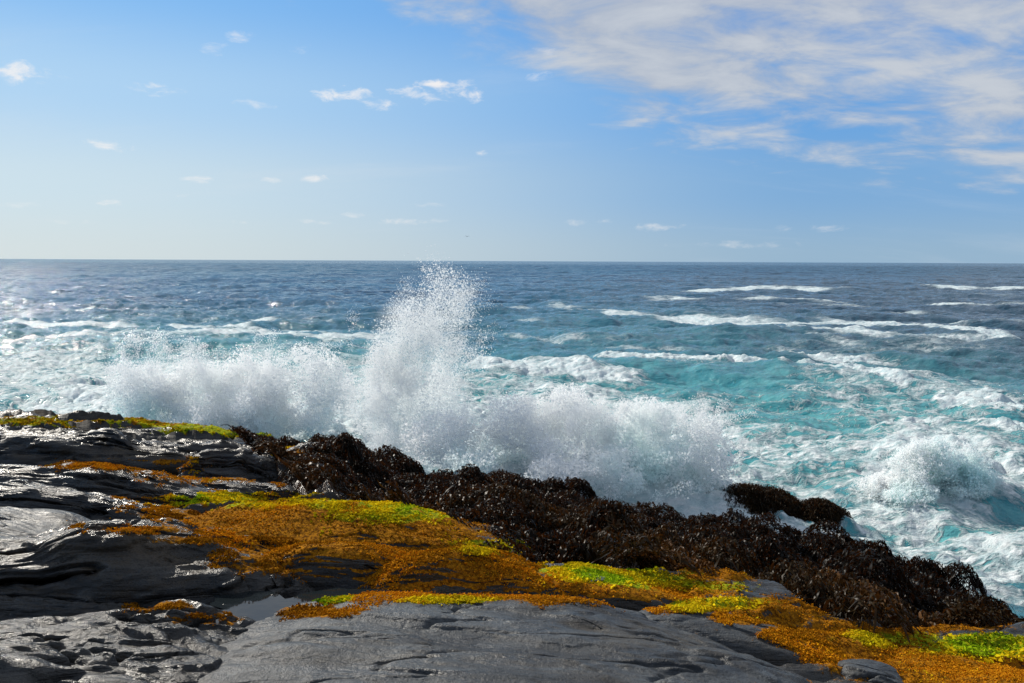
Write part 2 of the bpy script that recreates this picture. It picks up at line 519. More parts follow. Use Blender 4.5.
G = 'rock ledges of the shore'
slab('long dark rock ridge at the far left edge, crusted with yellow moss along its crest', -30, 420, 10.0, 3.0, 1.1, yaw=-2, seed=11, group=G, wave=.45, depth=13.7, under=0.5, ez=.6, pitch=-3, dz=0.0)
slab('grey gleaming ledge just below the dark overhang of the long far ridge', 25, 468, 5.0, 0.75, 0.7, yaw=-6, seed=12, group=G, dz=0.08, wave=.6, ez=.7, pitch=-9, under=0.8)
slab('thin wet ledge with a rippled bright edge, between gleaming ledge and smooth tilted plate', 70, 492, 3.6, 0.5, 0.55, yaw=-7, seed=13, group=G, dz=0.1, ez=.75, under=.7, pitch=-11)
slab('smooth blue-grey tilted rock plate at the left picture edge', 5, 516, 2.3, 1.0, 0.6, yaw=-14, pitch=-2, roll=7, seed=14, group=G, dz=0.14, rough=.55, wave=.5, mat=M_slab)
slab('narrow pale ledge running below the yellow mossy mound', 150, 532, 2.4, 0.38, 0.4, yaw=8, seed=15, group=G, dz=0.1, ez=.7, under=.7, pitch=-10)
slab('wide dark rock ledge with bright rim and deep shaded front above the wet foreground slab', 60, 545, 3.2, 0.75, 0.8, yaw=5, roll=-3, seed=16, group=G, dz=0.2, under=.9, ez=.75, pitch=-8)
slab('low shaded ledge tucked under the wide dark ledge at the left', 20, 576, 1.6, 0.4, 0.45, yaw=-2, seed=17, group=G, dz=0.06, ez=.7, pitch=-8)
slab('long rock mound carpeted with yellow and green moss, in front of the seaweed', 325, 510, 3.3, 1.5, .8, yaw=-4, seed=18, group=G, dz=.10, wave=.5, rough=.5, ez=.8, mossy=1.3, pitch=-3)
slab('orange mossy hump with a dark hollow beneath its front', 345, 540, 1.9, 0.7, 0.7, yaw=-5, seed=19, group=G, dz=0.17, under=1.1, rough=.5, ez=.7, mossy=1.3, pitch=-7)
slab('rounded rust-brown mossy ledge shading a dark wedge, beside the tide pools', 455, 551, 1.5, 0.45, 0.6, yaw=7, seed=20, group=G, dz=0.16, under=.9, rough=.5, ez=.8, mossy=1.3, pitch=-7)
slab('huge smooth blue-grey slab filling the bottom middle of the foreground', 470, 640, 3.5, 2.1, 0.8, yaw=-3, seed=21, group=G, dz=.10, mat=M_slab, rough=.55, wave=.35, nu=700, nv=260, ex=0.85)
slab('glinting wet rock slab with dark cracks in the bottom left corner', 65, 642, 2.4, 1.1, 0.6, yaw=7, pitch=0, seed=22, group=G, dz=.05, nu=560, nv=220, rough=1.5, wave=.8, ez=.65)
slab('grey wet rock at the bottom left picture edge, nearest to the viewer', 70, 690, 2.4, .8, .5, yaw=4, seed=23, group=G, dz=.05, ez=.7)
slab('rounded blunt end of rock lying on the right end of the huge grey slab', 745, 622, 1.25, .36, .3, yaw=-9, seed=24, group=G, dz=.12, mat=M_slab, rough=.6, under=.6)
slab('small grey rock poking out of orange moss at the bottom edge', 872, 672, .5, .4, .35, yaw=-8, seed=25, group=G, dz=.08, mat=M_slab, mossy=.2, nu=200, nv=90, ez=.8)
slab('low orange mossy rock swelling in the bottom right corner', 985, 664, 1.7, .8, .45, yaw=-3, seed=26, group=G, dz=.06, rough=.5, ez=.8, mossy=1.3)
slab('brown mossy ledge with bright green streak, beside the right end of the grey slab', 850, 628, 1.9, .6, .4, yaw=-8, seed=27, group=G, dz=.03, rough=.5, ez=.8, mossy=1.3)
slab('grey weathered boulder at the end of the long far ridge, against the seaweed', 290, 448, 1.6, 1.0, 0.9, yaw=-12, seed=28, group=G, dz=-0.1, nu=240, nv=110, ez=.8)
slab('dark mossy ledge in shade between the far ridge and the yellow mossy mound', 205, 476, 2.6, 0.8, 0.6, yaw=-5, seed=29, group=G, dz=-0.25, ez=.7, pitch=-6)
slab('flat low mossy ledge with bright green patches, above the huge grey slab', 640, 578, 2.1, .62, .4, yaw=-6, seed=30, group=G, dz=0.04, rough=.5, ez=.7, mossy=1.2, pitch=-3)
slab('dark square-ended rock under the crest of the far ridge', 240, 452, 1.5, 0.7, 0.9, yaw=-4, seed=31, group=G, dz=-0.12, nu=240, nv=110, mossy=.3, pitch=-4)


# ------------------------------------------------------------------ moss tufts
def build_moss():
    P, T, Gn, S = [], [], [], []
    for V, N, m, g in SURF:
        d = np.linalg.norm(V[:, :2], axis=1)
        n1 = fbm(V[:, 0] * 6, V[:, 1] * 6, oct=3, seed=51)
        w = np.where((m + .8 * n1 > .46) & (V[:, 1] > 2.5) & (V[:, 1] < 17) & (np.abs(V[:, 0]) < .75 * V[:, 1]), m, 0)
        idx = np.nonzero(w > .05)[0]
        if not len(idx): continue
        k = int(min(len(idx) * 2.5, 120000 if len(V) > 300000 else 22000))
        pick = rng.choice(idx, k)
        jit = rng.normal(0, .012, (k, 3)) * np.array([1, 1, .15])
        p = V[pick] + jit
        gg = g[pick] + .5 * fbm(p[:, 0] * 4, p[:, 1] * 4, oct=3, seed=52)
        P.append(p); Gn.append(np.clip(gg + rng.normal(0, .07, k), 0, 1)); T.append(np.clip(rng.normal(.55, .22, k) + .8 * fbm(p[:, 0] * 1.6, p[:, 1] * 2.6, oct=4, seed=57), 0, 1))
        S.append((.0035 + .0085 * rng.random(k) ** 3) * (1 + .9 * sstep(.3, .6, gg)) * (d[pick] / 6) ** .5)
    P = np.concatenate(P); T = np.concatenate(T); Gn = np.concatenate(Gn); S = np.concatenate(S)
    V, F = tetras(P, S, squash=(1, 1, .9))
    o = link('moss', mesh_np('moss', V, F, False, dict(tone=np.repeat(T, 4), green=np.repeat(Gn, 4))), M_moss)
    tag(o, 'orange, yellow and green moss growing in tufts over the rock shelf', kind='stuff')
    print('moss tufts', len(P))


TET = np.array([(1, 1, 1), (1, -1, -1), (-1, 1, -1), (-1, -1, 1)], float) / math.sqrt(3)


def tetras(P, S, squash=(1, 1, 1)):
    n = len(P)
    q = rng.normal(size=(n, 4)); q /= np.linalg.norm(q, axis=1, keepdims=True)
    w, x, y, z = q.T
    Rm = np.stack([1 - 2 * (y * y + z * z), 2 * (x * y - z * w), 2 * (x * z + y * w),
                   2 * (x * y + z * w), 1 - 2 * (x * x + z * z), 2 * (y * z - x * w),
                   2 * (x * z - y * w), 2 * (y * z + x * w), 1 - 2 * (x * x + y * y)], -1).reshape(n, 3, 3)
    t = np.einsum('nij,kj->nki', Rm, TET) * S[:, None, None] * np.array(squash)
    V = (P[:, None] + t).reshape(-1, 3)
    b = np.arange(n)[:, None, None] * 4
    F = (b + np.array([(0, 1, 2), (0, 3, 1), (0, 2, 3), (1, 3, 2)])).reshape(-1, 3)
    return V, F


build_moss()


# ------------------------------------------------------------------ seaweed
def fronds(cen, nrm, rad, hgt, count, lift=1., scale=1.):
    """drape count ribbons over every mound; returns V, F, tone"""
    n = len(cen); N = n * count
    c = np.repeat(cen, count, 0); r = np.repeat(rad, count); h = np.repeat(hgt, count); nz = np.repeat(nrm, count, 0)
    tone0 = np.repeat(rng.random(n), count)
    ang = rng.random(N) * 2 * math.pi; q = np.sqrt(rng.random(N)) * .85
    curl = rng.normal(0, 1.8, N); lg = rng.random(N) < .14; ln = (.04 + .075 * rng.random(N)) * scale * np.where(lg, 2.6, 1); wd = (.0045 + .007 * rng.random(N)) * scale
    K = 5
    pts = []
    px = np.cos(ang) * q * r; py = np.sin(ang) * q * r
    a = ang.copy() + rng.normal(0, 1.1, N)
    lf = (rng.random(N) ** 1.5 * .06 - .01) * lift
    for k in range(K):
        qq = np.hypot(px, py) / r
        dome = h * np.clip(1 - qq ** 2, -.9, 1)
        t = k / (K - 1)
        z = dome + lf * np.sin(t * 2.6) * 2 + .012 * k * 0
        slope = nz
        zz = z - (slope[:, 0] * px + slope[:, 1] * py) / np.maximum(slope[:, 2], .4)
        pts.append(np.stack([c[:, 0] + px, c[:, 1] + py, c[:, 2] + zz], -1))
        a = a + curl * .3
        st = ln / (K - 1)
        px = px + np.cos(a) * st; py = py + np.sin(a) * st
    Pt = np.stack(pts, 1)                                   # N,K,3
    tg = np.gradient(Pt, axis=1); tg /= np.maximum(np.linalg.norm(tg, axis=2, keepdims=True), 1e-9)
    up = rng.normal(0, 1.0, (N, K, 3)) + np.array([0, 0, 1.])
    sd = np.cross(tg, up); sd /= np.maximum(np.linalg.norm(sd, axis=2, keepdims=True), 1e-9)
    prof = np.array([.5, 1, .8, 1.1, .25])[None, :, None]
    wob = 1 + .5 * (rng.random((N, K, 1)) - .5)
    A = Pt + sd * wd[:, None, None] * prof * wob; B = Pt - sd * wd[:, None, None] * prof * wob
    V = np.stack([A, B], 2).reshape(-1, 3)
    b = (np.arange(N) * K * 2)[:, None, None]
    k = np.arange(K - 1)[None, :, None] * 2
    F = (b + k + np.array([0, 1, 3, 2])).reshape(-1, 4)
    tone = np.clip(.6 * tone0 + .5 * rng.random(N) - .1, 0, 1)
    return V, F, np.repeat(tone, K * 2)


def build_kelp():
    # mounds by dart throwing over the bed
    pts = []
    tries = 9000
    yy = 5.5 + rng.random(tries) * 11; xx = (rng.random(tries) * 1.5 - .62) * yy
    z, kelp, ye, ys = ground_z(xx, yy)
    ok = (kelp > .6) & (yy < ys + 2.6) & (z > .1)
    cell = {}
    for x, y, zz in zip(xx[ok], yy[ok], z[ok]):
        i, j = int(x // .36), int(y // .36)
        if any((x - a) ** 2 + (y - b) ** 2 < .33 ** 2 for di in (-1, 0, 1) for dj in (-1, 0, 1) for a, b in cell.get((i + di, j + dj), ())): continue
        cell.setdefault((i, j), []).append((x, y)); pts.append((x, y, zz))
    P = np.array(pts); n = len(P)
    e = .15
    gx = (ground_z(P[:, 0] + e, P[:, 1])[0] - ground_z(P[:, 0] - e, P[:, 1])[0]) / (2 * e)
    gy = (ground_z(P[:, 0], P[:, 1] + e)[0] - ground_z(P[:, 0], P[:, 1] - e)[0]) / (2 * e)
    nr = np.stack([-gx, -gy, np.ones(n)], -1)
    # fronds() subtracts slope.xy, so pass the normal itself
    tp = .25 + .75 * sstep(-.31, -.2, P[:, 0] / P[:, 1])
    rad = .2 + .2 * rng.random(n); hg = (.08 + .24 * rng.random(n) ** 1.4) * tp
    V, F, t = fronds(P, nr, rad, hg, 430)
    # redder towards the rock side
    gz, kk, ye, ys = ground_z(V[:, 0], V[:, 1])
    redb = 1.0 * fbm(V[:, 0] * .7, V[:, 1] * .8, oct=2, seed=61) + .5 * (1 - sstep(.0, .55, (V[:, 1] - ye) / (ys - ye))) - .2
    t = np.clip(t * .65 + redb - .27, 0, 1)
    o = link('seaweed', mesh_np('seaweed', V, F, True, dict(tone=t)), M_kelp)
    tag(o, 'thick wet brown and black seaweed covering the slope to the surf', kind='stuff')
    print('seaweed mounds', n)


build_kelp()


def seaweed_rock(label, px, py, z, L, W, H, seed):
    p = at_height(px, py, z)
    root = empty('seaweed_rock', (p.x, p.y, 0)); tag(root, label, 'rock', 'seaweed rocks standing in the surf')
    me = rock_mesh('rock_body', L, W, H * 2, seed, nu=160, nv=70, M=Matrix.Translation((500, 500, 0)), ex=.9, ez=.8, wave=.3, under=0)
    SURF.pop()
    k = me.attributes['kelp']; k.data.foreach_set('value', np.ones(len(me.vertices), np.float32))
    link('rock_body', me, M_rock, root)
    n = int(34 * L * W)
    a = rng.random(n) * 2 * math.pi; q = np.sqrt(rng.random(n)) * .95
    cx, cy = np.cos(a) * q * L / 2, np.sin(a) * q * W / 2
    cz = H * np.clip(1 - q ** 2.5, 0, 1) ** .5 * (.86 + .3 * rng.random(n))
    nr = np.stack([cx / (L / 2) ** 2 * H, cy / (W / 2) ** 2 * H, np.ones(n) * .9], -1)
    V, F, t = fronds(np.stack([cx, cy, cz], -1), nr, .2 + .15 * rng.random(n), .05 + .13 * rng.random(n), 300, 1.4)
    f = link('fronds', mesh_np('fronds', V, F, True, dict(tone=t * .7)), M_kelp, root); f['kind'] = 'stuff'
    return root


seaweed_rock('large seaweed-covered rock standing in white wash just off the seaweed bank', 734, 507, .52, 3.4, 1.7, .74, 41)
seaweed_rock('smaller seaweed-covered rock at the tip, lapped by foam on its right', 816, 512, .5, 1.5, 1.0, .50, 42)
seaweed_rock('little dark tuft of seaweed on a stone silhouetted against the broad white splash', 660, 503, 2.05, .7, .6, .42, 43)

# ------------------------------------------------------------------ tide pools
def pool(label, px, py, rx, ry, dz, seed):
    c = on_plane(px, py, dz)
    wx = rx * c.y / FPX; q1 = on_plane(px, py - ry, dz); q2 = on_plane(px, py + ry, dz); wy = (q1 - q2).length / 2
    n = 64; a = np.linspace(0, 2 * math.pi, n, endpoint=False)
    r = 1 + .75 * fbm(np.cos(a) * 1.9 + seed, np.sin(a) * 1.9, oct=4, seed=seed)
    V = [(0, 0, 0)] + [(wx * r[i] * math.cos(a[i]), wy * r[i] * math.sin(a[i]), 0) for i in range(n)]
    me = bpy.data.meshes.new('tide_pool'); me.from_pydata(V, [], [(0, 1 + i, 1 + (i + 1) % n) for i in range(n)])
    o = link('tide_pool', me, M_pool); o.location = c
    tag(o, label, kind='structure')


pool('long tide pool mirroring the sky below the dark hollow', 282, 611, 105, 20, -.022, 1)
pool('shallow puddle among orange moss', 212, 621, 20, 4, .0, 3)
pool('narrow tide pool between mossy ledges', 574, 576, 26, 3.4, .02, 4)
pool('thin pool behind the rust mossy ledge', 500, 564, 26, 4, -.02, 5)


# ------------------------------------------------------------------ sea
def ocean_tile(N, L, l0, wdir, spread, seed, kcut):
    r = np.random.default_rng(seed)
    k1 = np.fft.fftfreq(N, 1 / N) * 2 * math.pi / L
    KX, KY = np.meshgrid(k1, k1, indexing='ij'); K = np.hypot(KX, KY); K[0, 0] = 1
    kp = 2 * math.pi / l0
    cosd = (KX * math.cos(wdir) + KY * math.sin(wdir)) / K
    A = np.exp(-.6 * (kp / K) ** 2) / K ** 3.6 * (np.abs(cosd) ** spread + .05) * np.exp(-(K / kcut) ** 2)
    A[0, 0] = 0
    h0 = (r.normal(size=(N, N)) + 1j * r.normal(size=(N, N))) * np.sqrt(A)
    h = np.fft.ifft2(h0); s = h.real.std()
    dx = np.fft.ifft2(-1j * KX / K * h0).real / s; dy = np.fft.ifft2(-1j * KY / K * h0).real / s
    return h.real / s, dx, dy


def samp(T, x, y, L):
    N = T.shape[0]
    fx = (x / L * N) % N; fy = (y / L * N) % N
    ix = np.floor(fx).astype(int); iy = np.floor(fy).astype(int); tx, ty = fx - ix, fy - iy
    ix %= N; iy %= N; jx, jy = (ix + 1) % N, (iy + 1) % N
    return (T[ix, iy] * (1 - tx) + T[jx, iy] * tx) * (1 - ty) + (T[ix, jy] * (1 - tx) + T[jx, jy] * tx) * ty


SEA0 = .3
# foam streaks: photo polylines turned into sea positions, half width in photo rows, amount
STREAKS = [([(550, 308), (620, 317), (700, 321), (790, 325), (870, 328), (930, 333), (1015, 348)], 3.2, 1.0, .3),
           ([(600, 356), (680, 362), (740, 368), (790, 377)], 3.5, .95, .25), ([(795, 374), (850, 378), (905, 390)], 4, .95, .2),
           ([(680, 292), (760, 290), (860, 293)], 1.8, .8, .4), ([(910, 288), (1030, 289)], 1.4, .75, .3), ([(930, 306), (1030, 308)], 1.6, .75, .3),
           ([(760, 308), (800, 306), (900, 309)], 1.6, .6, .2), ([(850, 340), (920, 345), (1010, 346)], 2.5, .75, .2), ([(800, 340), (900, 352)], 2.2, .55, .1),
           ([(0, 322), (80, 325), (170, 330), (250, 328)], 2.8, .8, .3), ([(120, 315), (230, 318), (340, 322)], 1.8, .6, .2), ([(0, 345), (120, 348), (260, 345), (350, 350)], 5, .75, .2),
           ([(200, 335), (330, 338), (420, 342)], 3, .65, .1), ([(480, 335), (560, 340), (640, 343)], 2, .5, .1), ([(940, 402), (980, 405), (1030, 412)], 5, .9, .2),
           ([(470, 372), (560, 375), (640, 382)], 5, .7, .1), ([(780, 393), (860, 398)], 3, .6, .1), ([(880, 430), (960, 428), (1030, 440)], 6, .75, .15),
           ([(0, 303), (60, 305), (110, 304)], 1.2, .5, .1), ([(480, 300), (560, 298)], 1., .4, .1), ([(900, 325), (1030, 330)], 2, .45, .1), ([(640, 300), (760, 299), (880, 302)], 1.3, .62, .15), ([(520, 322), (600, 328), (660, 331)], 1.6, .55, .1), ([(700, 336), (800, 337), (880, 341)], 1.8, .6, .12), ([(600, 345), (700, 349), (800, 350)], 2, .5, .1), ([(730, 355), (830, 361), (940, 366)], 2.2, .6, .12), ([(940, 376), (1030, 380)], 2.5, .6, .12), ([(480, 310), (540, 311)], 1.2, .45, .1), ([(960, 296), (1030, 297)], 1.2, .5, .12), ([(820, 315), (900, 314), (960, 318)], 1.5, .55, .12), ([(250, 300), (360, 302)], 1.2, .4, .1), ([(40, 312), (140, 310)], 1.4, .5, .1)]
# foamy areas: px, py, rx, ry, amount
AREAS = [(180, 400, 230, 48, .88), (60, 375, 180, 26, .75), (420, 425, 150, 45, .92), (590, 445, 190, 55, 1.0), (790, 470, 190, 50, .66), (930, 480, 110, 60, .87),
         (850, 530, 160, 40, .78), (960, 560, 140, 55, .82), (300, 360, 220, 22, .55), (520, 400, 160, 26, .72), (700, 410, 160, 20, .5), (880, 410, 170, 30, .48), (770, 515, 80, 18, 1.), (690, 500, 80, 24, 1.1), (150, 350, 260, 25, .48), (660, 498, 90, 22, 1.2), (690, 526, 120, 26, 1.2), (900, 385, 120, 16, .62), (840, 346, 150, 8, .52), (700, 366, 140, 9, .52), (600, 340, 120, 8, .5), (960, 345, 80, 9, .62), (640, 318, 90, 5, .55), (130, 325, 180, 9, .40)]
AER = [(250, 400, 330, 60, 1.), (560, 430, 300, 75, 1.), (820, 440, 300, 75, .95), (950, 530, 220, 90, .8), (600, 350, 220, 40, .34), (200, 345, 300, 30, .45), (960, 390, 140, 30, .38), (760, 395, 220, 30, .45)]
# raised water: px, py(base), depth, rx m, ry m, height
HUMPS = [(200, 420, 27.0, 4.2, 1.6, 1.3), (300, 420, 26.5, 2.6, 1.4, 1.2), (400, 440, 20.5, 1.6, 1.1, 1.1), (470, 450, 19.5, 2., 1.0, .9), (560, 450, 20.0, 2.6, 1.3, 1.2),
         (640, 450, 19.5, 2.4, 1.2, 1.7), (700, 460, 19.3, 1.5, 1.1, 1.0), (925, 480, 21.2, 1.6, .8, .7), (885, 480, 21.2, 1.2, .7, .4), (970, 480, 21., 1.1, .7, .5)]


def build_sea():
    y = np.concatenate([7.5 * (1500 / 7.5) ** np.linspace(0, 1, 1150), 1500 * (60000 / 1500) ** np.linspace(0, 1, 61)[1:]])
    u = np.linspace(-.92, .92, 1150)
    Y, U = np.meshgrid(y, u, indexing='ij'); X = U * (Y + 2)
    Uu = X / Y
    fade = lambda a, b: 1 - sstep(a, b, Y)
    hA, xA, yA = ocean_tile(512, 47., 7., R(-112), 1.5, 1, 60)
    hB, xB, yB = ocean_tile(512, 230., 30., R(-105), 3, 2, 12)
    ca, sa = math.cos(.5), math.sin(.5)
    Xr, Yr = X * ca - Y * sa, X * sa + Y * ca
    z = .105 * samp(hA, X, Y, 47.) * fade(150, 500) + .06 * samp(hA, Xr * 1.7, Yr * 1.7, 47.) * fade(60, 250) + .26 * samp(hB, X, Y, 230.) * fade(900, 3000)
    ox = (.09 * samp(xA, X, Y, 47.)) * fade(150, 500) + .22 * samp(xB, X, Y, 230.) * fade(900, 3000)
    oy = (.09 * samp(yA, X, Y, 47.)) * fade(150, 500) + .22 * samp(yB, X, Y, 230.) * fade(900, 3000)
    # fields in plan, in bearing and drop so that far streaks stay thin
    D = (CAMZ - SEA0) / Y; A = Uu * FPX; B = D * FPX
    foam = np.zeros_like(X); aer = np.zeros_like(X); ridge = np.zeros_like(X)
    wob = fbm(X * .05, Y * .03, oct=3, seed=71) * 60 / np.sqrt(Y)
    for pts, hw, am, hgt in STREAKS:
        q = [ray(*p) for p in pts]
        a = np.array([s[0] for s in q]) * FPX; b = np.array([s[1] for s in q]) * FPX
        L = np.interp(A, a, b)
        ends = sstep(a[0] - 25, a[0] + 15, A) * (1 - sstep(a[-1] - 15, a[-1] + 25, A))
        dv = (B - L + wob * .8) / (hw * 1.35)
        # sharp on the shore side, trailing lace behind
        am = min(1.25, am * 1.3); w = np.where(dv > 0, np.exp(-(dv * 1.3) ** 2), np.exp(-(dv * .75) ** 2)) * ends
        foam = np.maximum(foam, w * am * (.88 + .9 * fbm(X * .16, Y * .06, oct=4, seed=72)))
        ridge = np.maximum(ridge, np.exp(-(dv * .6) ** 2) * ends * hgt)
    def area(L, dst):
        for px, py, rx, ry, am in L:
            a, b = ray(px, py)
            w = np.exp(-(((A - a * FPX) / rx) ** 2 + ((B - b * FPX) / ry) ** 2) ** 1.6 * .8)
            dst = np.maximum(dst, w * am)
        return dst
    foam = area(AREAS, foam); aer = area(AER, aer)
    foam = foam + .22 * fbm(X * .35, Y * .35, oct=4, seed=73) * sstep(.15, .5, foam) * (1 - sstep(40, 140, Y))
    hump = np.zeros_like(X)
    for px, py, dep, rx, ry, hh in HUMPS:
        p = at_depth(px, py, dep)
        w = np.exp(-(((X - p.x) / rx) ** 2 + ((Y - p.y) / ry) ** 2) * 1.2)
        hump = np.maximum(hump, hh * w)
    foam = np.maximum(foam, sstep(.25, .8, hump) * (.86 + .35 * fbm(X * .8, Y * .8, oct=3, seed=77)))
    churn = sstep(.45, .95, foam) * (1 - sstep(40, 90, Y))
    bil = np.abs(fbm(X * .8, Y * .8, oct=4, seed=74)); bil2 = np.abs(fbm(X * 2.6, Y * 2.6, oct=4, seed=75))
    z = z + ridge + hump * (1 + .5 * fbm(X * .7, Y * .9, oct=4, seed=76)) + churn * (.35 * bil + .16 * bil2 - .05)
    # surge that keeps the water against the bank
    z = z + SEA0 + .25 * np.exp(-((Y - 16) / 5.) ** 2)
    sl = sstep(60, 420, A) * (1 - sstep(95, 150, B)) * .75
    V = np.stack([X + ox, Y + oy, z], -1).reshape(-1, 3)
    o = link('sea', mesh_np('sea', V, grid_faces(len(y), len(u)), True,
             dict(foam=np.clip(foam, 0, 1.2).ravel(), aer=np.clip(aer, 0, 1).ravel(), dist=Y.ravel(), slate=sl.ravel())), M_sea)
    tag(o, 'open blue sea turning turquoise and foamy at the shore', kind='structure')


build_sea()


# ------------------------------------------------------------------ splashes
def lobes_sample(lobes, n, freq=1.1, rough=.9, seed=0, soft=.25):
    """points in a lumpy union of ellipsoids; lobe = centre, radii, weight"""
    vol = np.array([l[1][0] * l[1][1] * l[1][2] * l[2] for l in lobes]); pr = vol / vol.sum()
    out = []; got = 0
    while got < n:
        k = 200000
        li = rng.choice(len(lobes), k, p=pr)
        c = np.array([tuple(l[0]) for l in lobes])[li]; r = np.array([l[1] for l in lobes])[li]
        q = rng.uniform(-1.5, 1.5, (k, 3)); P = c + q * r
        f = 1 - (q ** 2).sum(1)
        nz = fbm(P[:, 0] * freq, P[:, 1] * freq, P[:, 2] * freq, oct=5, seed=seed, gain=.6)
        dn = f + rough * nz * 2.0
        ok = rng.random(k) < sstep(-.15, soft, dn) * np.exp(-np.maximum(-f, 0) * 2.5)
        out.append(np.concatenate([P[ok], dn[ok, None]], 1)); got += int(ok.sum())
    return np.concatenate(out)[:n]


def jets(base, n, vz, sx, sy, drift, tmin=.05, nj=60, sig=.05):
    """ballistic threads of droplets"""
    j = rng.integers(0, nj, n)
    b = np.array([tuple(base[i % len(base)]) for i in range(nj)]) + rng.normal(0, .18, (nj, 3)) * np.array([1.2, 1, .3])
    v = np.stack([rng.normal(drift, sx, nj), rng.normal(0, sy, nj), vz * (.55 + .45 * rng.random(nj) ** .7)], -1)
    t = (tmin + (1 - tmin) * rng.random(n) ** .8) * (v[j, 2] / 9.8) * 1.05
    P = b[j] + v[j] * t[:, None]; P[:, 2] -= 4.9 * t * t
    P += rng.normal(0, 1, (n, 3)) * (sig + .10 * t[:, None])
    return P


def splash(label, lobes, n, size, extra=None, mist=0., big=1.3, **kw):
    base = lobes[0][0]
    root = empty('wave_splash', (base[0], base[1], 0)); tag(root, label, 'splash', 'bursts of surf along the shore')
    S = lobes_sample(lobes, n, **kw)
    P = S[:, :3]; dn = S[:, 3]
    rr = rng.random(n); sz = size * (.3 + .65 * rr ** 2 + big * rr ** 14) * (.6 + .6 * sstep(0, .8, dn))
    if extra is not None:
        P = np.concatenate([P, extra]); sz = np.concatenate([sz, size * (.3 + .55 * rng.random(len(extra)) ** 3)])
    keep = P[:, 2] > .1
    P, sz = P[keep] - np.array([base[0], base[1], 0]), sz[keep]
    V, F = tetras(P, sz)
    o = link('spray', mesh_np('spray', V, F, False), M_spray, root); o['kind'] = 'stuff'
    if mist:
        ms = make_mist(mist)
        mv = []
        import bmesh
        bm = bmesh.new()
        for c, r, w in lobes:
            if w < .4: continue
            M = Matrix.Translation(Vector((c[0] - base[0], c[1] - base[1], c[2]))) @ Matrix.Diagonal((r[0] * 1.15, r[1] * 1.15, r[2] * 1.15, 1))
            bmesh.ops.create_icosphere(bm, subdivisions=3, radius=1, matrix=M)
        me = bpy.data.meshes.new('mist'); bm.to_mesh(me); bm.free()
        mo = link('mist', me, ms, root)
        rm = mo.modifiers.new('union', 'REMESH'); rm.mode = 'VOXEL'; rm.voxel_size = .22
        mo['kind'] = 'stuff'
    return root


def lobe(px, py, dep, rpx, rpy, rz=None, w=1.):
    c = at_depth(px, py, dep)
    k = dep / FPX
    return (c, (rpx * k, (rz if rz else (rpx + rpy) * .4 * k), rpy * k), w)


# low burst behind the far ridge
LA = [lobe(150, 408, 25, 38, 38), lobe(200, 402, 25.5, 42, 42), lobe(262, 392, 25, 40, 44), lobe(318, 396, 24, 34, 40), lobe(235, 415, 24.5, 70, 28), lobe(125, 385, 25.5, 16, 26, w=.7), lobe(285, 360, 25.2, 26, 22, w=.6)]
exA = jets([at_depth(x, 425, 24.8) for x in (125, 150, 190, 210, 250, 280, 310)], 40000, 7.2, 1.1, .8, .3, nj=80, sig=.03)
splash('low wide burst of white and grey spray behind the mossy far ridge', LA, 140000, .024, exA, mist=.15, seed=101, freq=1.5, rough=1.6)
# tall plume
LB = [lobe(392, 415, 20.5, 30, 45), lobe(385, 370, 20.5, 24, 40), lobe(405, 340, 20.6, 32, 42, w=.4), lobe(432, 305, 20.8, 38, 46, w=.22), lobe(462, 335, 21.2, 30, 60, w=.12), lobe(452, 370, 21.2, 26, 60, w=.3), lobe(425, 395, 21, 38, 60, w=.45), lobe(400, 440, 20, 42, 26), lobe(360, 405, 21, 26, 40, w=.8), lobe(445, 330, 21, 30, 60, w=.16)]
exB = jets([at_depth(x, 440, 20.6) for x in (375, 390, 400, 415, 430)], 52000, 8.7, .5, .4, .95, nj=120, sig=.02)
splash('tall narrow plume of spray thrown up past the horizon', LB, 95000, .017, exB, big=.7, mist=.2, seed=102, freq=1.6, rough=1.6)
# broad burst in the middle
LC = [lobe(455, 440, 19.2, 45, 26), lobe(520, 432, 19.6, 48, 34), lobe(575, 428, 19.8, 42, 36), lobe(640, 436, 19.4, 50, 37), lobe(690, 448, 19, 40, 38), lobe(600, 460, 18.6, 90, 26), lobe(645, 486, 17.6, 46, 13, w=.8), lobe(560, 472, 17.9, 60, 13, w=.8), lobe(470, 462, 18.2, 50, 12, w=.8), lobe(545, 395, 20, 30, 14, w=.7), lobe(645, 412, 19.6, 36, 16, w=.7)]
exC = jets([at_depth(x, 465, 19.2) for x in (470, 520, 560, 600, 640, 670, 700)], 48000, 5.5, 1.0, .7, .25, nj=90, sig=.03)
splash('broad rounded burst of white surf in the middle against the seaweed bank', LC, 110000, .021, exC, mist=.15, seed=103, freq=1.3, rough=2.2)
# small breaker at right
LD = [lobe(935, 466, 20.4, 36, 28), lobe(968, 478, 20.4, 34, 22), lobe(905, 470, 20.6, 20, 18, w=.7), lobe(890, 485, 20.6, 30, 14), lobe(920, 490, 20.2, 60, 12)]
exD = jets([at_depth(x, 490, 20.4) for x in (900, 925, 950, 970)], 8000, 4.6, .7, .5, .1, nj=60)
splash('small tumbling white breaker in the turquoise water right of the seaweed rocks', LD, 75000, .022, exD, mist=.5, seed=104, freq=2.0, rough=1.6)


